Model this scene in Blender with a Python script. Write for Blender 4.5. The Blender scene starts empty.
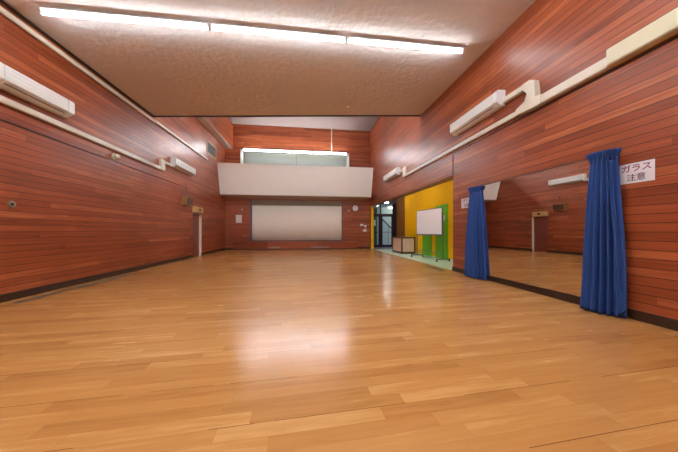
import bpy, bmesh, math, random
from mathutils import Vector, Matrix
random.seed(7)
SC = bpy.context.scene
COL = SC.collection
PI = math.pi
# ------------------------------------------------------------------ camera, world, exposure
H = 1.1
XL, XR, YB = -4.64, 4.07, 15.7          # side walls and far wall of the hall
YF = -3.2                               # wall behind the photographer
YE = 8.58                               # where the low sloping ceiling stops
cam = bpy.data.cameras.new('camera'); cam.sensor_width = 36; cam.lens = 255/678*36
cam.shift_y = 5/678; cam.clip_start = .05
co = bpy.data.objects.new('camera', cam); COL.objects.link(co)
co.location = (0, 0, H); co.rotation_euler = (PI/2, 0, -math.radians(7.595))
SC.camera = co
w = bpy.data.worlds.new('world'); SC.world = w; w.use_nodes = True
w.node_tree.nodes['Background'].inputs[0].default_value = (.75, .85, 1, 1)
w.node_tree.nodes['Background'].inputs[1].default_value = .3
SC.view_settings.view_transform = 'Standard'; SC.view_settings.look = 'None'
SC.view_settings.gamma = 1; SC.view_settings.use_curve_mapping = False
SC.view_settings.exposure = 1.75
TUBE = 15.5          # emission of the hall's fluorescent tubes
TUBE_HIGH = 42.0
ADDED_TUBE = 8.0  # emission of the added tubes in lobby, viewing room and outside

# ------------------------------------------------------------------ materials
def newmat(name):
    m = bpy.data.materials.new(name); m.use_nodes = True
    nt = m.node_tree; return m, nt, nt.nodes['Principled BSDF']
def srgb(r, g, b):
    f = lambda v: (v/255/12.92 if v <= 10 else ((v/255+.055)/1.055)**2.4)
    return (f(r), f(g), f(b), 1)
def plain(name, c, rough=.5, noise=.06, scale=12, metal=0, bump=0, spec=.5):
    m, nt, b = newmat(name); N = nt.nodes; Lk = nt.links
    tc = N.new('ShaderNodeNewGeometry'); n = N.new('ShaderNodeTexNoise'); n.inputs['Scale'].default_value = scale
    n.inputs['Detail'].default_value = 5
    Lk.new(tc.outputs['Position'], n.inputs['Vector'])
    mr = N.new('ShaderNodeMapRange'); mr.inputs['To Min'].default_value = 1-noise*1.5; mr.inputs['To Max'].default_value = 1+noise*1.5
    Lk.new(n.outputs['Fac'], mr.inputs['Value'])
    mx = N.new('ShaderNodeVectorMath'); mx.operation = 'SCALE'; mx.inputs[0].default_value = c[:3]
    Lk.new(mr.outputs[0], mx.inputs['Scale']); Lk.new(mx.outputs[0], b.inputs['Base Color'])
    b.inputs['Roughness'].default_value = rough; b.inputs['Metallic'].default_value = metal
    b.inputs['Specular IOR Level'].default_value = spec
    if bump:
        bp = N.new('ShaderNodeBump'); bp.inputs['Strength'].default_value = bump; bp.inputs['Distance'].default_value = .02
        Lk.new(n.outputs['Fac'], bp.inputs['Height']); Lk.new(bp.outputs[0], b.inputs['Normal'])
    return m
def emit(name, c, s):
    m, nt, b = newmat(name); b.inputs['Emission Color'].default_value = c; b.inputs['Emission Strength'].default_value = s
    b.inputs['Base Color'].default_value = (.9, .9, .9, 1); return m
def glass(name, tint=(.9, .95, .95, 1)):
    m, nt, b = newmat(name); N = nt.nodes; Lk = nt.links
    tr = N.new('ShaderNodeBsdfTransparent'); tr.inputs[0].default_value = tint
    gl = N.new('ShaderNodeBsdfGlossy'); gl.inputs['Roughness'].default_value = .03
    fr = N.new('ShaderNodeFresnel'); fr.inputs[0].default_value = 1.45
    mx = N.new('ShaderNodeMixShader'); Lk.new(fr.outputs[0], mx.inputs[0]); Lk.new(tr.outputs[0], mx.inputs[1]); Lk.new(gl.outputs[0], mx.inputs[2])
    Lk.new(mx.outputs[0], N['Material Output'].inputs['Surface']); return m
def planks(name, u, v, wid, length, cols, groove, rough, grain=(1.2, 30), gw=.05, gl=.004, rot=0, vary=1.0, bump=.35, cloud=.0, wear=0, every=0):
    """boards of width wid running along axis u, stacked along axis v (world axes)"""
    m, nt, b = newmat(name); N = nt.nodes; Lk = nt.links
    def M(op, a, c=None, d=None):
        n = N.new('ShaderNodeMath'); n.operation = op
        for i, x in enumerate((a, c, d)):
            if x is None: continue
            if isinstance(x, (int, float)): n.inputs[i].default_value = x
            else: Lk.new(x, n.inputs[i])
        return n.outputs[0]
    g = N.new('ShaderNodeNewGeometry'); pos = g.outputs['Position']
    if rot:
        vr = N.new('ShaderNodeVectorRotate'); vr.rotation_type = 'Z_AXIS'; vr.inputs['Angle'].default_value = rot
        Lk.new(pos, vr.inputs['Vector']); pos = vr.outputs[0]
    sx = N.new('ShaderNodeSeparateXYZ'); Lk.new(pos, sx.inputs[0])
    U = sx.outputs['XYZ'.index(u)]; V = sx.outputs['XYZ'.index(v)]
    vv = M('DIVIDE', M('ADD', V, 100), wid); vid = M('FLOOR', vv); vf = M('FRACT', vv)
    wn = N.new('ShaderNodeTexWhiteNoise'); wn.noise_dimensions = '1D'; Lk.new(vid, wn.inputs['W'])
    uu = M('ADD', M('DIVIDE', M('ADD', U, 100), length), M('MULTIPLY', wn.outputs['Value'], 7.3)); uid = M('FLOOR', uu); uf = M('FRACT', uu)
    cb = N.new('ShaderNodeCombineXYZ'); Lk.new(uid, cb.inputs[0]); Lk.new(vid, cb.inputs[1])
    w2 = N.new('ShaderNodeTexWhiteNoise'); w2.noise_dimensions = '2D'; Lk.new(cb.outputs[0], w2.inputs['Vector'])
    r = w2.outputs['Value']
    gc = N.new('ShaderNodeCombineXYZ'); Lk.new(M('MULTIPLY', U, grain[0]), gc.inputs[0]); Lk.new(M('MULTIPLY', V, grain[1]), gc.inputs[1]); Lk.new(M('MULTIPLY', r, 60), gc.inputs[2])
    ns = N.new('ShaderNodeTexNoise'); ns.inputs['Scale'].default_value = 1; ns.inputs['Detail'].default_value = 4; ns.inputs['Roughness'].default_value = .6; Lk.new(gc.outputs[0], ns.inputs['Vector'])
    big = N.new('ShaderNodeTexNoise'); big.inputs['Scale'].default_value = .9; big.inputs['Detail'].default_value = 3; Lk.new(pos, big.inputs['Vector'])
    fac = M('ADD', M('ADD', M('MULTIPLY', M('SUBTRACT', r, .5), .75*vary), M('MULTIPLY', M('SUBTRACT', ns.outputs['Fac'], .5), .9)), M('ADD', .5, M('MULTIPLY', M('SUBTRACT', big.outputs['Fac'], .5), cloud)))
    ramp = N.new('ShaderNodeValToRGB'); e = ramp.color_ramp.elements
    e[0].position = 0; e[0].color = cols[0]; e[1].position = 1; e[1].color = cols[-1]
    for i, c in enumerate(cols[1:-1]):
        k = e.new((i+1)/(len(cols)-1)); k.color = c
    Lk.new(fac, ramp.inputs[0])
    g1 = M('LESS_THAN', M('MINIMUM', vf, M('SUBTRACT', 1, vf)), gw/2)
    g2 = M('LESS_THAN', M('MINIMUM', uf, M('SUBTRACT', 1, uf)), gl/2)
    gg = M('MAXIMUM', g1, g2)
    mx = N.new('ShaderNodeMix'); mx.data_type = 'RGBA'; Lk.new(gg, mx.inputs['Factor']); Lk.new(ramp.outputs[0], mx.inputs['A']); mx.inputs['B'].default_value = groove
    Lk.new(mx.outputs['Result'], b.inputs['Base Color'])
    if every:   # some joints stand open and dark
        k = M('LESS_THAN', M('FRACT', M('DIVIDE', M('ADD', vid, .5), every)), 1/every)
        w3 = N.new('ShaderNodeTexNoise'); w3.noise_dimensions = '2D'; w3.inputs['Scale'].default_value = .8; cb3 = N.new('ShaderNodeCombineXYZ'); Lk.new(U, cb3.inputs[0]); Lk.new(M('MULTIPLY', vid, 5), cb3.inputs[1]); Lk.new(cb3.outputs[0], w3.inputs['Vector'])
        k = M('MULTIPLY', M('MULTIPLY', k, M('LESS_THAN', vf, .035)), M('GREATER_THAN', w3.outputs['Fac'], .47))
        m2 = N.new('ShaderNodeMix'); m2.data_type = 'RGBA'; Lk.new(k, m2.inputs['Factor']); Lk.new(mx.outputs['Result'], m2.inputs['A']); m2.inputs['B'].default_value = srgb(104, 62, 32)
        Lk.new(m2.outputs['Result'], b.inputs['Base Color']); gg = M('MAXIMUM', gg, k)
    ht = M('ADD', M('MULTIPLY', gg, -1), M('ADD', M('MULTIPLY', ns.outputs['Fac'], .12), M('MULTIPLY', r, .12)))
    bp = N.new('ShaderNodeBump'); bp.inputs['Strength'].default_value = bump; bp.inputs['Distance'].default_value = .004
    Lk.new(ht, bp.inputs['Height']); Lk.new(bp.outputs[0], b.inputs['Normal'])
    Lk.new(M('ADD', rough, M('MULTIPLY', M('SUBTRACT', ns.outputs['Fac'], .5), .12+wear)), b.inputs['Roughness'])
    b.inputs['Specular IOR Level'].default_value = .5
    return m
WC = [srgb(92, 38, 18), srgb(144, 68, 37), srgb(166, 83, 48), srgb(206, 122, 76)]
GR = srgb(50, 21, 14)
M_side = planks('red_wood_side', 'Y', 'Z', .108, 2.7, WC, GR, .37, gw=.07, gl=.0, vary=.62, cloud=.45, bump=.5)
M_back = planks('red_wood_back', 'X', 'Z', .108, 2.4, WC, GR, .37, gw=.05, gl=.0, vary=.6)
M_panel = planks('red_wood_plinth', 'X', 'Z', .5, 3.0, WC, GR, .34, gw=.01, gl=.002)
M_floor = planks('floor_boards', 'X', 'Y', .108, .95, [srgb(172, 114, 58), srgb(190, 132, 72), srgb(197, 140, 78), srgb(218, 166, 104)], srgb(182, 126, 70), .22,
                 grain=(2.2, 26), gw=.022, gl=.003, rot=-math.radians(3.2), vary=.75, bump=.12, cloud=.5, wear=.14, every=4)
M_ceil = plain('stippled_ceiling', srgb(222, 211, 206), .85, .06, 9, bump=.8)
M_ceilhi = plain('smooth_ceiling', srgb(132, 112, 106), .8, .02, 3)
M_dark = plain('dark_trim', srgb(44, 30, 24), .45, .1, 20)
M_base = plain('dark_baseboard', srgb(58, 38, 28), .4, .15, 8)
M_cream = plain('cream_plastic', srgb(222, 212, 196), .4, .02, 8)
M_creamy = plain('aged_cream_plastic', srgb(218, 208, 178), .4, .03, 8)
M_white = plain('white_plastic', srgb(226, 224, 222), .4, .01, 8)
M_slot = plain('dark_slot', srgb(90, 82, 74), .6)
M_balc = plain('balcony_panel', srgb(246, 243, 237), .6, .02, 2)
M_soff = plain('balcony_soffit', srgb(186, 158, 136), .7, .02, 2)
M_screen = plain('beige_curtain', srgb(250, 241, 228), .9, .02, 3, spec=.05)
M_screen2 = plain('grey_beige_pelmet', srgb(150, 138, 124), .8, .02, 3)
M_mauve = plain('mauve_frame', srgb(112, 84, 92), .5)
M_metal = plain('brushed_metal', srgb(150, 145, 138), .35, .04, 30, metal=.8)
M_steel = plain('steel', srgb(120, 120, 122), .35, .04, 30, metal=.7)
M_grille = plain('grille_grey', srgb(158, 140, 130), .6)
M_tan = plain('tan_wood', srgb(212, 174, 118), .55, .12, 30)
M_olive = plain('olive_wood', srgb(146, 108, 64), .55, .12, 30)
M_yellow = plain('yellow_paint', srgb(232, 180, 4), .75, .03, 3, spec=.15)
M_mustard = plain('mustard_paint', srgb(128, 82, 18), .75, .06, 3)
M_green = plain('green_paint', srgb(104, 184, 18), .6, .04, 3)
M_mint = plain('mint_vinyl', srgb(196, 222, 200), .3, .05, 2)
M_slate = plain('blue_grey_floor', srgb(120, 126, 146), .35, .05, 4)
M_purple = plain('dark_purple_frame', srgb(60, 34, 44), .4)
M_pink = plain('pinkish_laminate', srgb(214, 184, 164), .5, .02, 3)
M_brown = plain('dark_brown_wood', srgb(92, 58, 36), .45, .1, 20)
M_board = plain('whiteboard_enamel', srgb(244, 240, 246), .25, .01, 2)
M_blue = plain('blue_cloth', srgb(52, 82, 146), .85, .1, 60, bump=.2, spec=.2)
M_rubber = plain('black_rubber', srgb(24, 24, 26), .6)
M_paper = plain('paper', srgb(232, 226, 230), .7, .02, 30)
M_ink = plain('purple_ink', srgb(150, 84, 112), .7)
M_inkd = plain('dark_ink', srgb(110, 76, 110), .7)
M_glass = glass('clear_glass')
M_blind = plain('pale_blind', srgb(214, 222, 222), .7, .1, 6)
M_grey = plain('grey_wall', srgb(120, 132, 142), .7, .05, 2)
M_pale = plain('pale_wall', srgb(214, 218, 208), .7, .05, 2)
M_black = plain('black_paint', srgb(26, 24, 26), .5)
m_mir, nt, b = newmat('mirror_silver')
b.inputs['Base Color'].default_value = (.80, .79, .77, 1); b.inputs['Metallic'].default_value = 1; b.inputs['Roughness'].default_value = .01
M_tube = emit('tube_glow', (.88, .99, 1.04, 1), TUBE)
M_tubeh = emit('tube_glow_high', (.88, .99, 1.04, 1), TUBE_HIGH)
M_tubew = emit('tube_glow_window', (.88, .99, 1.04, 1), 52)
M_spot = emit('lamp_glow', (1, .93, .82, 1), 450)
M_spotl = emit('round_lamp_glow', (1, .98, .94, 1), 26)
M_added = emit('added_tube_glow', (1, .98, .94, 1), ADDED_TUBE)

# ------------------------------------------------------------------ helpers (geometry in world coordinates)
def B(): return bmesh.new()
def box(bm, x0, x1, y0, y1, z0, z1, bev=0):
    vs = [bm.verts.new((x, y, z)) for x in (x0, x1) for y in (y0, y1) for z in (z0, z1)]
    fs = [(0, 1, 3, 2), (4, 6, 7, 5), (0, 4, 5, 1), (2, 3, 7, 6), (0, 2, 6, 4), (1, 5, 7, 3)]
    f = [bm.faces.new([vs[i] for i in q]) for q in fs]
    if bev:
        es = list({e for q in f for e in q.edges}); bmesh.ops.bevel(bm, geom=es, offset=bev, segments=2, affect='EDGES')
    return bm
def prism(bm, pts, axis, a, b_, bev=0):
    """polygon pts extruded along axis from a to b_. axis Y: pts (x,z); axis X: pts (y,z); axis Z: pts (x,y)"""
    def mk(p, t):
        return {'Y': (p[0], t, p[1]), 'X': (t, p[0], p[1]), 'Z': (p[0], p[1], t)}[axis]
    v0 = [bm.verts.new(mk(p, a)) for p in pts]; v1 = [bm.verts.new(mk(p, b_)) for p in pts]
    n = len(pts); f = [bm.faces.new(v0), bm.faces.new(v1[::-1])]
    for i in range(n): f.append(bm.faces.new((v0[i], v1[i], v1[(i+1) % n], v0[(i+1) % n])))
    if bev:
        es = list({e for q in f for e in q.edges}); bmesh.ops.bevel(bm, geom=es, offset=bev, segments=2, affect='EDGES')
    bmesh.ops.recalc_face_normals(bm, faces=bm.faces)
    return bm
def cyl(bm, p, q, r, r2=None, seg=20):
    p = Vector(p); q = Vector(q); d = q-p
    mt = Matrix.Translation((p+q)/2) @ d.to_track_quat('Z', 'Y').to_matrix().to_4x4()
    bmesh.ops.create_cone(bm, cap_ends=True, segments=seg, radius1=r, radius2=r if r2 is None else r2, depth=d.length, matrix=mt)
    return bm
def lathe(bm, c, axis, prof, seg=28):
    """prof: (radius, distance along axis) pairs"""
    ax = Vector(axis).normalized(); q = ax.to_track_quat('Z', 'Y'); rings = []
    for r, t in prof:
        ring = []
        for k in range(seg):
            a = 2*PI*k/seg; ring.append(bm.verts.new(Vector(c)+q @ Vector((r*math.cos(a), r*math.sin(a), t))))
        rings.append(ring)
    for i in range(len(rings)-1):
        for k in range(seg): bm.faces.new((rings[i][k], rings[i][(k+1) % seg], rings[i+1][(k+1) % seg], rings[i+1][k]))
    bm.faces.new(rings[0][::-1]); bm.faces.new(rings[-1])
    bmesh.ops.recalc_face_normals(bm, faces=bm.faces)
    return bm
def wpos(o):
    p = Vector(o.location)
    while o.parent: o = o.parent; p += Vector(o.location)
    return p
def obj(name, bm, m, parent=None, loc=None, smooth=False):
    """world-space bmesh -> object; its origin goes to loc, or to the parent's origin"""
    base = wpos(parent) if parent else Vector((0, 0, 0))
    org = Vector(loc) if loc is not None else base
    bm.transform(Matrix.Translation(-org))
    me = bpy.data.meshes.new(name); bm.to_mesh(me); bm.free(); me.materials.append(m)
    if smooth:
        for p in me.polygons: p.use_smooth = True
    o = bpy.data.objects.new(name, me); COL.objects.link(o); o.parent = parent; o.location = org-base
    return o
def tag(o, label, cat, group=None):
    o['label'] = label; o['category'] = cat
    if group: o['group'] = group
    return o
def thing(name, label, cat, loc, group=None):
    o = bpy.data.objects.new(name, None); COL.objects.link(o); o.location = loc; o.empty_display_size = .1
    return tag(o, label, cat, group)
def struct(name, bm, m, parent=None, label=None):
    o = obj(name, bm, m, parent)
    if parent is None: o['kind'] = 'structure'
    if label: o['label'] = label
    return o

# ------------------------------------------------------------------ shell
T = .13
struct('floor', box(B(), XL-T, XR, YF-T, YB, -.1, 0), M_floor)
struct('floor_lobby', box(B(), XR, 6.5, 5.0, 14.9, -.1, 0), M_mint)
struct('floor_entrance', box(B(), XR, 8.0, 14.9, 20.5, -.1, 0), M_slate)
zl, zr = 4.655, 5.20
sl = (zr-zl)/(XR-XL)
def zc(x): return zl+(x-XL)*sl
# low sloping ceiling, its end face towards the high part, high ceiling
struct('ceiling', prism(B(), [(XL, zl), (XR, zr), (XR, zr+.3), (XL, zl+.3)], 'Y', YF, YE), M_ceil)
struct('ceiling_fascia', prism(B(), [(XL, zl+.3), (XR, zr+.3), (XR, 7.4), (XL, 7.4)], 'Y', YE-.2, YE), M_back)
struct('trim_1', prism(B(), [(XL, zl-.03), (XR, zr-.03), (XR, zr), (XL, zl)], 'Y', YE-.03, YE+.02), M_dark)
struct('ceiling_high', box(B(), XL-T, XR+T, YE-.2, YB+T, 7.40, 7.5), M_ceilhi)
# left wall with the door recess
dy0, dy1, dz = 11.33, 12.20, 1.86
bm = B()
prism(bm, [(YF, 0), (dy0, 0), (dy0, dz), (dy1, dz), (dy1, 0), (YB, 0), (YB, 7.4), (YF, 7.4)], 'X', XL-T, XL)
struct('wall_left', bm, M_side)
xs = -4.20
bm = B(); box(bm, XL, xs, YE, YB, 5.96, 7.4); struct('wall_left_upper', bm, M_side)
bm = B(); box(bm, XL+.03, xs-.03, YE, YB-.01, 5.935, 5.958)
for k in range(34): box(bm, XL+.06, xs-.06, YE+.1+k*.2, YE+.22+k*.2, 5.925, 5.936)
struct('trim_2', bm, M_white, label='white slotted air strip under the high left ledge')
# right wall with the lobby opening
oy0, oy1, oz = 6.595, 15.46, 2.64
bm = B()
prism(bm, [(YF, 0), (oy0, 0), (oy0, oz), (oy1, oz), (oy1, 0), (YB, 0), (YB, 7.4), (YF, 7.4)], 'X', XR, XR+T)
struct('wall_right', bm, M_side)
# wall behind the photographer
struct('wall_front', box(B(), XL-T, XR+T, YF-T, YF, 0, 5.5), M_back)
# far wall with stage recess and viewing window
sx0, sx1, sz0, sz1 = -3.25, 2.31, .50, 2.96
wx0, wx1, wz0, wz1 = -3.78, 2.73, 5.02, 5.93
bm = B()
def wallX(bm, y0, y1, rects):
    for r in rects: box(bm, r[0], r[1], y0, y1, r[2], r[3])
wallX(bm, YB, YB+T, [(XL-T, sx0, 0, 3.5), (sx1, XR+T, 0, 3.5), (sx0, sx1, 0, sz0), (sx0, sx1, sz1, 3.5), (XL-T, XR+T, 3.5, wz0),
                     (XL-T, wx0, wz0, wz1), (wx1, XR+T, wz0, wz1), (XL-T, XR+T, wz1, 7.4)])
struct('wall_back', bm, M_back)
bm = B(); wallX(bm, YB+T, YB+.5, [(sx0-.1, sx0, sz0-.1, sz1+.1), (sx1, sx1+.1, sz0-.1, sz1+.1), (sx0, sx1, sz1, sz1+.1), (sx0, sx1, sz0-.1, sz0)])
box(bm, sx0-.1, sx1+.1, YB+.5, YB+.6, sz0-.1, sz1+.1)
struct('wall_stage_recess', bm, M_brown)
bm = B(); box(bm, sx0, sx0+.10, YB-.012, YB+.03, sz0, sz1); box(bm, sx1-.03, sx1+.02, YB-.012, YB+.03, sz0, sz1); box(bm, sx0, sx1, YB-.012, YB+.03, sz0-.02, sz0+.03)
struct('trim_3', bm, M_mauve)
# baseboards
struct('baseboard_left', box(box(B(), XL, XL+.025, YF, dy0, 0, .115), XL, XL+.025, dy1, YB, 0, .115), M_base)
struct('baseboard_right', box(box(B(), XR-.025, XR, YF, oy0, 0, .115), XR-.025, XR, oy1+.02, YB, 0, .115), M_base)
struct('baseboard_back', box(box(B(), XL, -4.14, YB-.025, YB, 0, .10), 3.2, XR, YB-.025, YB, 0, .10), M_base)
# long dark joints in the boarding
struct('trim_4', box(box(B(), XL, XL+.012, YF, 10.75, 2.80, 2.822), XL, XL+.012, 10.735, 10.755, 2.70, 2.82), M_dark)
struct('trim_5', box(box(B(), XR-.012, XR, YF, oy0, 3.225, 3.247), XR-.012, XR, oy0-.01, oy0+.01, oz, 3.247), M_dark)
struct('trim_6', box(B(), XL, XL+.03, YF, YE, zl-.05, zl-.005), M_dark)
# yellow end post of the opening
struct('trim_7', box(box(B(), XR-.012, XR+T+.01, oy1-.13, oy1, 0, oz), XR+.02, XR+T+.01, oy0, oy0+.03, 0, oz), M_yellow, label='yellow painted opening post')

# door in the left wall
bm = box(B(), XL-.115, XL-.085, dy0+.01, dy1-.01, 0, dz-.01)
d1 = struct('door_1', bm, planks('door_wood', 'Y', 'Z', .9, 3, [srgb(120, 56, 44), srgb(140, 68, 52), srgb(150, 76, 58)], GR, .4, gw=.004, gl=.001))
struct('door_frame', box(box(B(), XL-.14, XL+.012, dy1-.012, dy1+.035, 0, dz), XL-.13, XL+.0, dy0, dy1, dz-.012, dz), M_cream, d1, 'cream painted door jamb')
bm = B(); cyl(bm, (XL-.085, dy0+.09, .9), (XL-.03, dy0+.09, .9), .01); cyl(bm, (XL-.035, dy0+.08, .9), (XL-.035, dy0+.2, .9), .01)
struct('door_handle', bm, M_steel, d1, 'steel lever handle')

# viewing window above the balcony, with the small room behind it
fw = .13
bm = B()
box(bm, wx0, wx1, YB-.05, YB+.16, wz1-fw, wz1); box(bm, wx0, wx1, YB-.05, YB+.16, wz0, wz0+.07)
box(bm, wx0, wx0+fw, YB-.05, YB+.16, wz0, wz1); box(bm, wx1-fw, wx1, YB-.05, YB+.16, wz0, wz1)
w1 = struct('window_1', bm, M_white)
struct('mullion', box(B(), (wx0+wx1)/2-.012, (wx0+wx1)/2+.012, YB+.07, YB+.10, wz0+.05, wz1-fw), M_metal, w1)
struct('pane', box(B(), wx0+.1, wx1-.1, YB+.08, YB+.09, wz0+.05, wz1-.1), M_glass, w1)
bm = B(); n = 60
for k in range(n):
    x = wx0+.15+(wx1-wx0-.3)*k/n; z0 = wz0+.05+(.18 if 26 < k < 34 else 0)
    box(bm, x, x+.085, YB+1.3, YB+1.305+.012*(k % 2), z0, wz1-.06)
struct('blind', bm, M_blind, w1, 'pale vertical blind behind the glass')
bm = B(); box(bm, wx0-.1, wx1+.1, YB+1.5, YB+1.55, 4.6, 6.4); box(bm, wx0-.15, wx0-.1, YB+T, YB+1.55, 4.6, 6.4); box(bm, wx1+.1, wx1+.15, YB+T, YB+1.55, 4.6, 6.4)
box(bm, wx0-.1, wx1+.1, YB+T, YB+1.55, 4.55, 4.6); box(bm, wx0-.1, wx1+.1, YB+T, YB+1.55, 6.4, 6.45)
struct('wall_viewing_room', bm, M_pale)

# balcony box across the far wall
bx0, bx1 = XL, XR
bm = prism(B(), [(14.28, 4.74), (14.78, 3.13), (14.84, 3.13), (14.36, 4.74)], 'X', bx0+.005, bx1-.17)
bal = struct('wall_balcony_front', bm, M_balc)
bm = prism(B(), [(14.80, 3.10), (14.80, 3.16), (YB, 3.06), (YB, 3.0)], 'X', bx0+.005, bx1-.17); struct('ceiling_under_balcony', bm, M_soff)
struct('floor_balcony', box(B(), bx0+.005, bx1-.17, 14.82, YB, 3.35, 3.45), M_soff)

# plinth (stage step) along the far wall
px0, px1 = -4.13, 3.18
t = thing('stage_plinth', 'long low reddish wooden plinth under the beige stage curtain', 'plinth', (0, YB-.2, 0))
obj('body', box(B(), px0, px1, YB-.30, YB-.002, 0.05, .40, .006), M_panel, t)
obj('top_board', box(B(), px0-.01, px1+.01, YB-.33, YB-.002, .40, .45, .006), M_panel, t)
obj('toe_kick', box(B(), px0+.02, px1-.02, YB-.28, YB-.002, 0, .05), M_base, t)
for x0, x1 in ((-2.1, -1.45), (.35, 1.45)):
    bm = B(); box(bm, x0, x1, YB-.31, YB-.30, .09, .16)
    for k in range(int((x1-x0)/.05)): box(bm, x0+.01+k*.05, x0+.035+k*.05, YB-.316, YB-.31, .095, .155)
    obj('vent_grille', bm, M_grille, t)['label'] = 'grey metal air grille'

# stage curtain in the recess
t = thing('stage_curtain', 'wide beige partition curtain closing the stage opening in the far wall', 'curtain', ((sx0+sx1)/2, YB+.1, sz0))
bm = B(); n = 220; rows = []
for z in (sz0+.035, sz1-.30):
    rows.append([bm.verts.new((sx0+.11+(sx1-.04-sx0-.11)*i/n, YB+.10+.0012*math.sin(i*2*PI/10), z)) for i in range(n+1)])
for i in range(n): bm.faces.new((rows[0][i], rows[0][i+1], rows[1][i+1], rows[1][i]))
o = obj('cloth', bm, M_screen, t, smooth=True); md = o.modifiers.new('s', 'SOLIDIFY'); md.thickness = .01
obj('pelmet', box(B(), sx0+.005, sx1-.005, YB+.02, YB+.12, sz1-.31, sz1-.005, .004), M_screen2, t)['label'] = 'grey beige pelmet board'

# ------------------------------------------------------------------ lamps
def tube_light(a, b_, mat, label, group, up=(0, 0, 1), n=.11):
    """a, b_: ends on the surface the light is fixed to"""
    a = Vector(a); b_ = Vector(b_); up = Vector(up).normalized(); d = (b_-a).normalized(); s = d.cross(up).normalized()
    mid = (a+b_)/2; t = thing('fluorescent_light', label, 'ceiling light', mid, group)
    def ob(bm, q0, q1, w0, h0, h1):
        vs = []
        for q in (q0, q1):
            for (sw, hh) in ((-w0, h0), (w0, h0), (w0*.7, h1), (-w0*.7, h1)): vs.append(bm.verts.new(q+s*sw-up*hh))
        for f in ((0, 1, 2, 3), (7, 6, 5, 4), (0, 4, 5, 1), (1, 5, 6, 2), (2, 6, 7, 3), (3, 7, 4, 0)): bm.faces.new([vs[i] for i in f])
        bmesh.ops.recalc_face_normals(bm, faces=bm.faces)
    bm = B(); ob(bm, a, b_, .03, 0, .045); obj('housing', bm, M_white, t)
    bm = B(); ob(bm, a+d*.03, b_-d*.03, .078, .045, .05); obj('reflector', bm, M_white, t)
    for q, e in ((a, 1), (b_, -1)):
        bm = B(); ob(bm, q+d*e*.002, q+d*e*.03, .02, .045, n); obj('lamp_holder', bm, M_white, t)
    bm = B(); cyl(bm, a+d*.03-up*(n-.03), b_-d*.03-up*(n-.03), .019, seg=14); obj('tube', bm, mat, t, smooth=True)
    return t
pos = ['leftmost', 'middle', 'rightmost']
e = [(-4.22, 4.70), (-1.70, 4.88), (.83, 5.07), (3.50, 5.27)]
for i in range(3):
    p, q = e[i], e[i+1]
    tube_light((p[0], p[1], zc(p[0])), (q[0]-.02, q[1], zc(q[0]-.02)), M_tube, pos[i]+' of three fluorescent tubes in a row on the stippled sloping ceiling', 'tubes on the sloping ceiling', up=(-sl, 0, 1))
for yy, l in ((3.1, 'of the row just before the camera'), (1.3, 'of the row over the camera'), (-.6, 'of the row behind the camera'), (-2.3, 'of the rearmost row')):  # unseen rows added to raise the brightness of the hall
    for i in range(3):
        x0 = -4.1+i*2.6
        tube_light((x0, yy, zc(x0)), (x0+2.5, yy, zc(x0+2.5)), M_tube, pos[i]+' added fluorescent tube '+l, 'added tubes over and behind the camera', up=(-sl, 0, 1))
for i in range(3):  # unseen row added to brighten the far end, inferred from balcony reflections
    x0 = -3.6+i*2.5
    tube_light((x0, YE, 5.95), (x0+2.3, YE, 5.95), M_tubeh, pos[i]+' unseen fluorescent tube on the far face of the step where the low ceiling ends', 'unseen tubes behind the ceiling step', up=(0, -1, 0))
for i in range(3):
    x0 = wx0+.17+i*2.06
    tube_light((x0, YB-.05, wz1-.05), (x0+2.04, YB-.05, wz1-.05), M_tubew, pos[i]+' of the fluorescent tubes along the top of the balcony window', 'tubes on the window frame', up=(0, 1, 0))
for i, x in enumerate((-1.92, 1.03)):
    z = 3.10-.02
    t = thing('downlight', ['left', 'right'][i]+' small round downlight in the underside of the balcony', 'ceiling light', (x, 14.98, z), 'balcony downlights')
    obj('ring', lathe(B(), (x, 14.98, z+.065), (0, 0, -1), [(.085, 0), (.085, .022), (.06, .026)]), M_white, t)
    obj('bulb', lathe(B(), (x, 14.98, z+.04), (0, 0, -1), [(.055, 0), (.055, .01), (.03, .03)]), M_spot, t)

tube_light((-3.5, YB+.3, 6.40), (2.5, YB+.3, 6.40), M_added, 'added fluorescent tube inside the small room behind the balcony window', 'added tube in the viewing room')  # unseen tube added to brighten the blind and glass
# detector on the sloping ceiling
dx, dyy = 1.37, 7.95
t = tag(obj('smoke_detector', lathe(B(), (dx, dyy, zc(dx)), (0, 0, -1), [(.05, 0), (.05, .02), (.035, .035), (.015, .04)]), M_cream, loc=(dx, dyy, zc(dx)), smooth=True),
        'small cream round detector near the far edge of the sloping ceiling', 'smoke detector')

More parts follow.
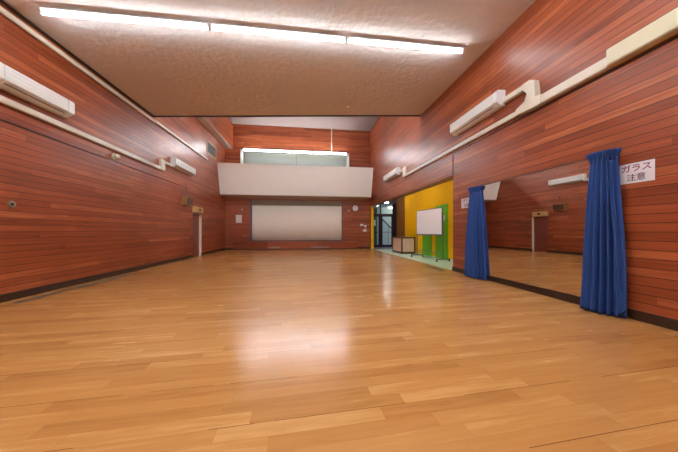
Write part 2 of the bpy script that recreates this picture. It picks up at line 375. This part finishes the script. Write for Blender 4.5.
# ------------------------------------------------------------------ wall-mounted air conditioners and slim ducts
def aircon(side, y0, y1, ztop, label, slots=5):
    """side -1 left wall, +1 right wall; hexagonal long casing"""
    X = XL if side < 0 else XR; s = -side
    t = thing('wall_air_conditioner', label, 'air conditioner', (X, (y0+y1)/2, ztop-.33), 'long wall mounted air conditioners')
    prof = [(0, ztop), (.16, ztop), (.20, ztop-.035), (.20, ztop-.245), (.09, ztop-.325), (0, ztop-.325)]
    cap = .13
    obj('casing', prism(B(), [(X+s*p, z) for p, z in prof], 'Y', y0+cap, y1-cap, .006), M_white, t)
    for a, b_ in ((y0, y0+cap-.008), (y1-cap+.008, y1)):
        obj('end_cap', prism(B(), [(X+s*p*1.01, ztop-.165+(z-ztop+.165)*1.01) for p, z in prof], 'Y', a, b_, .006), M_white, t)
    bm = B()
    for k in range(1):
        p0 = .20-.045; za = ztop-.245-.036
        prism(bm, [(X+s*p0, za), (X+s*(p0+.004), za-.002), (X+s*(p0-.004), za-.014), (X+s*(p0-.008), za-.012)], 'Y', y0+cap+.04, y1-cap-.04)
    obj('louvre', bm, M_slot, t)['label'] = 'dark air outlet slots'
    bm = B()
    for k in range(0, 7, 3): box(bm, min(X+s*.199, X+s*.203), max(X+s*.199, X+s*.203), y0+cap+.02, y1-cap-.02, ztop-.065-k*.022, ztop-.061-k*.022)
    obj('intake_grille', bm, M_white, t)
    return t
aircon(-1, 4.30, 5.60, 3.61, 'large cream air conditioner high on the left wall at the frame edge')
aircon(-1, 9.55, 11.15, 3.66, 'small looking cream air conditioner at the far end of the left wall duct')
aircon(1, 4.72, 6.42, 3.985, 'cream air conditioner high on the right wall below the sloping ceiling')
aircon(1, 10.5, 12.3, 3.84, 'far cream air conditioner on the right wall above the lobby opening')
def duct_run(t, side, y0, y1, z0, z1, p, mat=M_cream, name='duct_section', zb=None):
    X = XL if side < 0 else XR; s = -side
    bm = prism(B(), [(X, z0), (X+s*p, z0), (X+s*p, z1), (X, z1)], 'Y', y0, y1, min(.012, p*.2))
    if zb is not None:
        for v in bm.verts:
            k = (v.co.y-y0)/(y1-y0); v.co.z += zb*k
    return obj(name, bm, mat, t)
# left duct
t = thing('refrigerant_duct', 'cream duct along the left wall stepping up to the far air conditioner', 'duct', (XL, 6, 3.1))
duct_run(t, -1, YF+.02, 8.90, 3.065, 3.165, .07)
duct_run(t, -1, 8.84, 9.08, 3.06, 3.42, .085, name='elbow')
duct_run(t, -1, 9.08, 9.548, 3.33, 3.42, .07)
# slim strip below the left ceiling edge
t = thing('cable_conduit', 'long thin cream conduit along the top of the left wall', 'conduit', (XL, 6, 4.5))
duct_run(t, -1, YF+.02, 8.6, 4.44, 4.53, .055)
duct_run(t, -1, 8.6, 12.85, 4.46, 4.54, .07)
# right duct
t = thing('refrigerant_duct', 'cream duct along the right wall with a branch near the closer air conditioner', 'duct', (XR, 5, 3.3))
duct_run(t, 1, YF+.02, 2.87, 3.27, 3.49, .14, M_creamy, 'wide_duct')['label'] = 'wider yellowed cream duct section'
duct_run(t, 1, 2.87, 4.02, 3.27, 3.42, .10)
duct_run(t, 1, 4.30, 10.1, 3.30, 3.40, .07)
duct_run(t, 1, 4.14, 4.718, 3.695, 3.80, .09)
bm = prism(B(), [(3.84, 3.265), (4.02, 3.265), (4.36, 3.29), (4.36, 3.40), (4.16, 3.45), (4.10, 3.58), (4.20, 3.68), (4.20, 3.795), (4.06, 3.795), (3.96, 3.74), (3.95, 3.58), (3.95, 3.44), (3.84, 3.43)], 'X', XR-.11, XR, .008)
obj('branch_joint', bm, M_cream, t)
duct_run(t, 1, 9.85, 10.08, 3.29, 3.70, .085, name='elbow')
duct_run(t, 1, 10.06, 10.498, 3.58, 3.68, .07)
# white drop conduit on the far wall
tag(obj('cable_conduit', box(B(), 1.60, 1.66, YB-.035, YB, wz1+.01, 7.40), M_cream, loc=(1.63, YB, wz1)), 'short vertical white conduit between the high ceiling and the balcony window', 'conduit')

# ------------------------------------------------------------------ small things on the left wall
t = thing('wall_beacon', 'small round cream detector on the left wall just under the duct', 'detector', (XL, 6.9, 2.92))
obj('mount', lathe(B(), (XL, 6.9, 2.92), (1, 0, 0), [(.075, 0), (.075, .03), (.05, .05)]), M_creamy, t, smooth=True)
obj('dome', lathe(B(), (XL+.05, 6.9, 2.92), (1, 0, 0), [(.055, 0), (.06, .04), (.045, .08), (.02, .095)]), M_creamy, t, smooth=True)
t = thing('wall_socket', 'round pale metal socket with dark centre low on the left wall', 'socket', (XL, 4.72, 1.52))
obj('rim', lathe(B(), (XL, 4.72, 1.525), (1, 0, 0), [(.058, 0), (.056, .012), (.03, .02), (.022, .012)]), M_metal, t)
obj('core', lathe(B(), (XL+.01, 4.72, 1.525), (1, 0, 0), [(.02, 0), (.019, .006)]), M_black, t)
t = thing('wall_speaker', 'olive brown box loudspeaker on the left wall before the door', 'speaker', (XL, 10.65, 2.1))
bm = prism(B(), [(XL, 2.10), (XL+.16, 2.12), (XL+.22, 2.42), (XL, 2.44)], 'Y', 10.35, 10.95, .006); obj('cabinet', bm, M_olive, t)
bm = prism(B(), [(XL+.168, 2.145), (XL+.173, 2.145), (XL+.221, 2.395), (XL+.213, 2.395)], 'Y', 10.40, 10.90); obj('grille', bm, M_brown, t)
t = thing('door_sign_box', 'tan wooden box mounted above the door in the left wall', 'wall box', (XL, 11.75, 1.88))
obj('casing', box(B(), XL, XL+.14, 11.30, 12.10, 1.88, 2.13, .008), M_tan, t)
obj('front_panel', box(B(), XL+.14, XL+.147, 11.35, 12.05, 1.915, 2.095), M_tan, t)
obj('emblem', box(B(), XL+.147, XL+.151, 11.62, 11.80, 1.95, 2.06), M_brown, t)['label'] = 'dark square marking'
# vent
t = thing('wall_vent', 'rectangular wall vent grille high on the far left wall under the ledge', 'vent', (XL, 13.45, 4.85))
bm = B(); y0, y1, z0, z1 = 12.85, 14.1, 4.82, 5.45
box(bm, XL, XL+.03, y0, y0+.05, z0, z1); box(bm, XL, XL+.03, y1-.05, y1, z0, z1); box(bm, XL, XL+.03, y0+.05, y1-.05, z0, z0+.05); box(bm, XL, XL+.03, y0+.05, y1-.05, z1-.05, z1)
obj('frame', bm, M_tan, t)
obj('backing', box(B(), XL, XL+.006, y0+.05, y1-.05, z0+.05, z1-.05), M_slot, t)
bm = B()
for k in range(12):
    z = z0+.065+k*.042; prism(bm, [(XL+.006, z+.02), (XL+.026, z), (XL+.026, z+.006), (XL+.006, z+.026)], 'Y', y0+.05, y1-.05)
obj('slats', bm, M_grille, t)

# floor grilles
def floor_grille(label, x0, x1, y0, y1, mf, ms, z=.006):
    t = thing('floor_grille', label, 'floor grille', ((x0+x1)/2, (y0+y1)/2, 0))
    bm = B(); box(bm, x0, x0+.015, y0, y1, 0, z); box(bm, x1-.015, x1, y0, y1, 0, z); box(bm, x0, x1, y0, y0+.015, 0, z); box(bm, x0, x1, y1-.015, y1, 0, z)
    obj('frame', bm, mf, t)
    bm = B(); n = int((y1-y0)/.04)
    for k in range(n): box(bm, x0+.015, x1-.015, y0+.02+k*.04, y0+.042+k*.04, 0.001, z*.8)
    obj('bars', bm, ms, t)
floor_grille('long narrow metal grille in the floor along the left baseboard', -4.42, -4.32, 4.50, 7.10, M_metal, M_metal)
floor_grille('dark floor grille in the wooden floor before the lobby opening', 3.70, 3.86, 6.60, 7.50, M_brown, M_slot)

# ------------------------------------------------------------------ small things on the far wall
def plate(name, label, cat, x, z, w_, h_, m, p=.015, group=None):
    return tag(obj(name, box(B(), x-w_/2, x+w_/2, YB-p, YB, z-h_/2, z+h_/2, .004), m, loc=(x, YB, z-h_/2)), label, cat, group)
t = thing('notice_board', 'white framed notice on the far wall left of the stage', 'notice', (-3.87, YB, 1.6))
obj('frame', box(B(), -4.04, -3.70, YB-.02, YB, 1.58, 2.05, .004), M_white, t)
obj('sheet', box(B(), -3.97, -3.78, YB-.024, YB-.02, 1.68, 1.95), M_paper, t)
for x, l in ((-3.68, 'tiny white knob sensor on the far wall above the notice'), (2.70, 'tiny white knob sensor on the far wall left of the clock')):
    tag(obj('wall_sensor', lathe(B(), (x, YB, 2.37), (0, -1, 0), [(.045, 0), (.045, .02), (.03, .05), (.01, .06)]), M_white, loc=(x, YB, 2.37), smooth=True), l, 'sensor')
t = thing('wall_clock', 'round white clock on the far wall right of the stage', 'clock', (3.12, YB, 2.52))
obj('rim', lathe(B(), (3.12, YB, 2.52), (0, -1, 0), [(.175, 0), (.175, .035), (.155, .045), (.155, .03)]), M_white, t)
obj('dial', lathe(B(), (3.12, YB-.03, 2.52), (0, -1, 0), [(.154, 0), (.154, .003)]), M_paper, t)
bm = B(); cyl(bm, (3.12, YB-.037, 2.52), (3.06, YB-.037, 2.60), .006, seg=6); cyl(bm, (3.12, YB-.037, 2.52), (3.17, YB-.037, 2.62), .004, seg=6); obj('hands', bm, M_black, t)
plate('wall_switch', 'wide white switch plate, leftmost of the cluster below the clock', 'switch', 3.54, 1.48, .22, .13, M_white)
plate('wall_switch', 'small white switch plate, upper right of the cluster below the clock', 'switch', 3.77, 1.41, .13, .13, M_white)
plate('wall_switch', 'white switch plate, lowest of the cluster below the clock', 'switch', 3.73, 1.13, .24, .13, M_white)
plate('wall_switch', 'tiny white button between the right switch plates near the lobby post', 'switch', 3.77, 1.27, .06, .06, M_white)

# ------------------------------------------------------------------ mirror, curtains, signs
t = thing('wall_mirror', 'wide frameless mirror on the right wall between two blue curtains', 'mirror', (XR, 4.3, .1))
def slab(bm, ya, yb, za, zb_, xa, xb, th):
    """xa/xb: front surface at ya/yb"""
    return prism(bm, [(xa, ya), (xb, yb), (xb+th, yb), (xa+th, ya)], 'Z', za, zb_)
my0, my1 = 3.0, 5.62
mx0, mx1 = 4.052, 4.006
obj('glass', slab(B(), my0, my1, .125, 2.13, mx0, mx1, .006), m_mir, t)
obj('backing', prism(B(), [(mx0+.0065, my0), (mx1+.0065, my1), (XR, my1), (XR, my0)], 'Z', .125, 2.13), M_brown, t)
obj('bottom_rail', prism(B(), [(mx0-.008, my0), (mx1-.008, my1), (XR, my1), (XR, my0)], 'Z', .105, .124), M_dark, t)
obj('top_rail', prism(B(), [(mx0-.006, my0), (mx1-.006, my1), (XR, my1), (XR, my0)], 'Z', 2.131, 2.145), M_brown, t)

def curtain(label, yc, wt, wb, ztop, seed, p=.12, pleats=9, tail=0):
    """bunched curtain: wt / wb half widths at top and bottom"""
    rnd = random.Random(seed); t = thing('blue_curtain', label, 'curtain', (XR-.1, yc, 0), 'blue mirror curtains')
    ph = [rnd.uniform(-.5, .5) for _ in range(40)]; am = [rnd.uniform(.6, 1.25) for _ in range(40)]
    def surf(u, s_, z, half, depth, fold, wave):
        # u in 0..1 along the cloth: an open C-shaped bundle round from wall to wall
        a = PI*(u)
        y = yc-half*math.cos(a)*(1-.08*abs(math.sin(a)))
        x = XR-.045-depth*(math.sin(a)**.55)
        k = u*pleats; i = int(k) % 40
        am_ = am[i]*(1-(k % 1))+am[(i+1) % 40]*(k % 1)
        sg = math.sin(2*PI*k+ph[i % 7]*wave)
        f_ = fold*am_*sg
        nx, ny = -math.sin(a), -math.cos(a)*1
        return Vector((min(x+nx*f_, XR-.035), y+ny*f_*.7+wave*.012*math.sin(z*2.1+seed), z))
    NU, NZ = 150, 46; bm = B(); g = []
    zt = ztop-.09
    for j in range(NZ+1):
        q = j/NZ; z = zt+(.012-zt)*q; row = []
        half = wt+(wb-wt)*(q**.8)
        dep = p*.75+(p*.35)*q
        fold = .016+.040*min(1, q*1.8)
        for i in range(NU+1):
            v = surf(i/NU, 0, z, half, dep, fold, q)
            if j == NZ: v.z = .012+.006*math.sin(i*.5)
            row.append(bm.verts.new(v))
        g.append(row)
    for j in range(NZ):
        for i in range(NU): bm.faces.new((g[j][i], g[j][i+1], g[j+1][i+1], g[j+1][i]))
    o = obj('drape', bm, M_blue, t, smooth=True); md = o.modifiers.new('s', 'SOLIDIFY'); md.thickness = .004
    # gathered heading flaring above the tape
    bm = B(); g = []; NU = 220
    for j, (z, hs, fo, ds) in enumerate(((zt-.03, 1.0, .006, 1), (zt, 1.0, .006, 1.03), (zt+.035, 1.1, .015, 1.1), (zt+.07, 1.18, .020, 1.16), (zt+.095, 1.2, .022, 1.16))):
        row = []
        for i in range(NU+1):
            u = i/NU; a = PI*u
            f_ = fo*math.sin(2*PI*u*17)
            y = yc-wt*hs*math.cos(a); x = XR-.045-p*.78*ds*(math.sin(a)**.55)
            row.append(bm.verts.new((min(x-math.sin(a)*f_, XR-.03), y-math.cos(a)*f_, z+.004*math.sin(u*60))))
        g.append(row)
    for j in range(4):
        for i in range(NU): bm.faces.new((g[j][i], g[j][i+1], g[j+1][i+1], g[j+1][i]))
    o = obj('gathered_heading', bm, M_blue, t, smooth=True); md = o.modifiers.new('s', 'SOLIDIFY'); md.thickness = .004
    obj('bracket', box(B(), XR-.10, XR, yc-wt*.8, yc+wt*.8, zt+.01, zt+.03, .003), M_dark, t)
    if tail:   # loose turned edge hanging beside the bundle
        bm = B(); g = []; NZ2 = 40; NU2 = 24
        for j in range(NZ2+1):
            q = j/NZ2; z = zt-.05+(.012-(zt-.05))*q; row = []
            wd = tail*(.03+.07*q+(.11*max(0, math.sin((q-.82)*PI/.18)) if q > .82 else 0))
            y0_ = yc-wt*.8-(wb-wt)*.8*q
            for i in range(NU2+1):
                u = i/NU2
                row.append(bm.verts.new((XR-.05-.11*math.sin(u*PI*.8)-.025*math.sin(u*9+q*5)*q, y0_-wd*u+.012*math.sin(q*9), z+(.03*u if q > .96 else 0))))
            g.append(row)
        for j in range(NZ2):
            for i in range(NU2): bm.faces.new((g[j][i], g[j][i+1], g[j+1][i+1], g[j+1][i]))
        o = obj('loose_edge', bm, M_blue, t, smooth=True); md = o.modifiers.new('s', 'SOLIDIFY'); md.thickness = .004
    return t
curtain('nearer and larger blue curtain bunched at the right end of the mirror', 2.935, .14, .225, 2.155, 3, p=.15, pleats=8, tail=.6)
curtain('farther and smaller blue curtain bunched at the left end of the mirror', 5.54, .17, .33, 2.125, 5, p=.14, pleats=8)

def sign(label, y0, y1, z0, z1):
    t = thing('glass_caution_sign', label, 'sign', (XR, (y0+y1)/2, z0), 'caution signs by the mirror')
    obj('sheet', box(B(), XR-.004, XR, y0, y1, z0, z1), M_paper, t)
    for body, zc_, size, m in (('ガラス', .66, .40, M_ink), ('注意', .20, .38, M_inkd)):
        cu = bpy.data.curves.new('lettering', 'FONT'); cu.body = body; cu.size = size*(z1-z0); cu.align_x = 'CENTER'
        cu.extrude = .0006; cu.offset = 0
        to = bpy.data.objects.new('tmp', cu); COL.objects.link(to)
        dg = bpy.context.evaluated_depsgraph_get(); me = bpy.data.meshes.new_from_object(to.evaluated_get(dg))
        bpy.data.objects.remove(to)
        tb = bmesh.new(); k_ = .0022 if body[0] == 'ガ' else .0011
        for q_, (ox, oy) in enumerate(((0, 0), (k_, 0), (-k_, 0), (0, k_), (0, -k_))):   # thick strokes
            m3 = me.copy(); m3.transform(Matrix.Translation((ox, oy, q_*.00005))); tb.from_mesh(m3); bpy.data.meshes.remove(m3)
        tb.to_mesh(me); tb.free()
        me.materials.clear(); me.materials.append(m); me.name = 'lettering'
        o = bpy.data.objects.new('lettering', me); COL.objects.link(o)
        zz = z0+(z1-z0)*(zc_-.10)
        me.transform(Matrix(((0, 0, -1, 0), (-1, 0, 0, 0), (0, 1, 0, 0), (0, 0, 0, 1))))
        o.parent = t; o.location = Vector((XR-.0048, (y0+y1)/2-.022, zz+.01))-Vector(t.location)
    return t
sign('white paper caution sign in purple Japanese letters right of the nearer blue curtain', 2.475, 2.86, 1.70, 1.95)
sign('white paper caution sign half hidden behind the farther blue curtain', 5.83, 6.21, 1.69, 1.94)

# ------------------------------------------------------------------ lobby beyond the opening
xw = 5.30
bm = B(); box(bm, xw, xw+.12, 5.0, 13.05, 0, 2.95)
struct('wall_lobby', bm, M_yellow)
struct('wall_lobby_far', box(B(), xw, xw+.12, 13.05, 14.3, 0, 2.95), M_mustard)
bm = B(); box(bm, xw+.12, 6.5, 14.2, 14.3, 0, 2.95); box(bm, 6.4, 6.5, 14.3, 17.0, 0, 2.95); box(bm, XR+T, xw+.12, 5.0, 5.1, 0, 2.95); box(bm, XR, XR+T, YB, 17.0, 0, 2.95)
struct('wall_entrance', bm, M_grey)
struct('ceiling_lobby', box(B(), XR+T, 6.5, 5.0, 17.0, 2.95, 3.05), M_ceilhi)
struct('baseboard_lobby', box(B(), xw-.02, xw, 5.1, 14.3, 0, .06), M_mint)
# green doors
for i, (y0, y1, l) in enumerate(((8.91, 9.79, 2.12), (10.12, 10.95, 1.82))):
    d = struct('door_%d' % (i+2), box(B(), xw-.03, xw, y0, y1, .02, l, .004), M_green)
    bm = B(); box(bm, xw-.036, xw-.03, y0+.10, y1-.10, .2, .95); box(bm, xw-.036, xw-.03, y0+.10, y1-.10, 1.1, l-.17)
    struct('door_panel', bm, M_green, d)
    bm = B(); cyl(bm, (xw-.03, y1-.07, 1.0), (xw-.08, y1-.07, 1.0), .012); cyl(bm, (xw-.08, y1-.08, 1.0), (xw-.08, y1-.19, 1.0), .01); struct('door_handle', bm, M_steel, d)
t = thing('round_badge', 'round white plate on the green lobby door beside the whiteboard', 'sign', (xw-.03, 9.15, 1.65))
obj('disc', lathe(B(), (xw-.036, 9.2, 1.60), (-1, 0, 0), [(.14, 0), (.14, .012), (.125, .016)]), M_white, t)
obj('centre', lathe(B(), (xw-.052, 9.2, 1.60), (-1, 0, 0), [(.05, 0), (.05, .004)]), M_grey, t)
# lobby lamps; the row of tubes is unseen, added to brighten the lobby
for i, y in enumerate((6.7, 9.3, 11.9)):
    tube_light((4.42, y, 2.95), (4.42, y+1.9, 2.95), M_added, ['added fluorescent tube over the near end of the lobby', 'added fluorescent tube over the lobby whiteboard', 'added fluorescent tube over the lobby counter'][i], 'added lobby tubes')
t = thing('round_ceiling_light', 'round ceiling light shining above the glass entrance doors', 'ceiling light', (5.2, 15.8, 2.95))
obj('rim', lathe(B(), (5.2, 15.8, 2.95), (0, 0, -1), [(.15, 0), (.15, .03), (.12, .035)]), M_white, t)
obj('diffuser', lathe(B(), (5.2, 15.8, 2.916), (0, 0, -1), [(.115, 0), (.10, .02), (.05, .03)]), M_spotl, t, smooth=True)
tube_light((6.2, 18.6, 2.95), (7.6, 18.6, 2.95), M_added, 'added fluorescent tube outside above the stair rail', 'added outside tube')  # unseen lamp added to lighten the view through the doors
struct('ceiling_outside', box(B(), 4.1, 8.0, 17.0, 20.4, 2.95, 3.05), M_pale)
# entrance doors of glass
yd = 16.85
bm = B(); ex = [4.22, 5.10, 6.00]; zt = 2.17
for x in ex: box(bm, x-.04, x+.04, yd-.05, yd+.05, 0, 2.95)
box(bm, 4.22, 6.00, yd-.05, yd+.05, zt, zt+.09); box(bm, 6.04, 6.4, yd-.04, yd+.04, 0, 2.95)
struct('door_frame_entrance', bm, M_purple)
for i in range(2):
    a, b_ = ex[i]+.045, ex[i+1]-.045
    bm = B(); box(bm, a, a+.09, yd-.02, yd+.02, .01, zt-.005); box(bm, b_-.09, b_, yd-.02, yd+.02, .01, zt-.005); box(bm, a, b_, yd-.02, yd+.02, .01, .16); box(bm, a, b_, yd-.02, yd+.02, zt-.09, zt-.005)
    d = struct('door_%d' % (i+4), bm, M_purple)
    struct('pane', box(B(), a+.09, b_-.09, yd-.004, yd+.004, .16, zt-.09), M_glass, d)
    bm = B(); cyl(bm, (a+.05, yd-.07, 1.02), (b_-.05, yd-.07, 1.02), .018); cyl(bm, (a+.06, yd-.07, 1.02), (a+.06, yd-.02, 1.02), .012); cyl(bm, (b_-.06, yd-.07, 1.02), (b_-.06, yd-.02, 1.02), .012)
    struct('push_bar', bm, M_purple, d)
    struct('transom_pane', box(B(), a, b_, yd-.004, yd+.004, zt+.09, 2.95), M_glass, d)
tag(obj('notice_sheet', box(B(), 4.50, 4.76, yd-.012, yd-.005, 1.45, 1.85), M_paper, loc=(4.63, yd, 1.45)), 'white paper notice taped to the left glass entrance door', 'notice')
bm = B(); box(bm, 4.0, 8.0, 20.4, 20.5, 0, 4.5); box(bm, 4.0, 4.1, 17.0, 20.4, 0, 4.5)
struct('wall_outside', bm, M_grey)
struct('wall_outside_pale', box(B(), 5.55, 7.9, 19.2, 19.3, 0, 4.2), M_pale)
t = thing('stair_rail', 'black diagonal stair handrail seen through the right glass entrance door', 'handrail', (6.1, 18.2, 0))
bm = B(); cyl(bm, (5.45, 18.2, 2.15), (6.9, 18.2, .75), .04); obj('handrail', bm, M_black, t)
for x in (5.5, 6.1, 6.7):
    zz = 2.15-(x-5.45)*1.4/1.45; bm = B(); cyl(bm, (x, 18.2, 0), (x, 18.2, zz), .018); obj('post', bm, M_steel, t)

# reception counter
cx0, cx1, cy0, cy1, cz = 4.58, 5.28, 11.70, 13.0, .80
t = thing('reception_counter', 'small beige panelled counter with dark brown frame standing in the lobby', 'counter', ((cx0+cx1)/2, (cy0+cy1)/2, 0))
obj('worktop', box(B(), cx0-.03, cx1, cy0-.03, cy1, cz-.05, cz, .006), M_brown, t)
obj('carcass', box(B(), cx0+.03, cx1-.01, cy0+.03, cy1-.01, .08, cz-.05), M_brown, t)
obj('plinth', box(B(), cx0, cx1-.01, cy0, cy1-.01, 0, .09, .004), M_brown, t)
for x, y in ((cx0, cy0), (cx1-.07, cy0), (cx0, cy1-.07)): obj('corner_post', box(B(), x, x+.06, y, y+.06, .09, cz-.05, .004), M_brown, t)
obj('side_panel', box(B(), cx0+.06, cx1-.07, cy0+.015, cy0+.03, .10, cz-.06), M_pink, t)['label'] = 'beige laminate panel'
obj('front_panel', box(B(), cx0+.015, cx0+.03, cy0+.06, cy1-.07, .10, cz-.06), M_pink, t)['label'] = 'beige laminate panel'

# mobile whiteboard
pa = Vector((4.90, 8.60)); pb = Vector((4.72, 10.25)); L = (pb-pa).length; ang = math.atan2(pb.y-pa.y, pb.x-pa.x)
mid = (pa+pb)/2
t = thing('mobile_whiteboard', 'white dry erase board on a wheeled metal stand in the lobby opening', 'whiteboard', (mid.x, mid.y, 0))
t.rotation_euler.z = ang
def lobj(name, bm, m, par=t):   # parts in the stand's own axes
    me = bpy.data.meshes.new(name); bm.to_mesh(me); bm.free(); me.materials.append(m)
    o = bpy.data.objects.new(name, me); COL.objects.link(o); o.parent = par; return o
hl = L/2
lobj('board', box(B(), -hl, hl, .005, .03, .98, 1.93), M_board)
bm = B(); box(bm, -hl-.015, hl+.015, -.002, .035, 1.93, 1.955); box(bm, -hl-.015, hl+.015, -.002, .035, .955, .98); box(bm, -hl-.015, -hl, -.002, .035, .955, 1.955); box(bm, hl, hl+.015, -.002, .035, .955, 1.955)
lobj('board_frame', bm, M_steel)
lobj('pen_tray', box(B(), -hl, hl, .035, .10, .93, .955, .004), M_steel)
for sx_ in (-1, 1):
    x = sx_*(hl+.035)
    o = lobj('post', cyl(B(), (x, .0, .10), (x, .0, 1.75), .018), M_steel)
    o = lobj('foot', box(B(), x-.02, x+.02, -.28, .28, .075, .11, .005), M_steel)
    for yy in (-.26, .26):
        bm = B(); cyl(bm, (x-.013, yy, .032), (x+.013, yy, .032), .031); cyl(bm, (x, yy, .05), (x, yy, .08), .012); lobj('caster', bm, M_rubber, o)['label'] = 'black caster wheel'
lobj('crossbar', cyl(B(), (-hl-.035, 0, .30), (hl+.035, 0, .30), .014), M_steel)
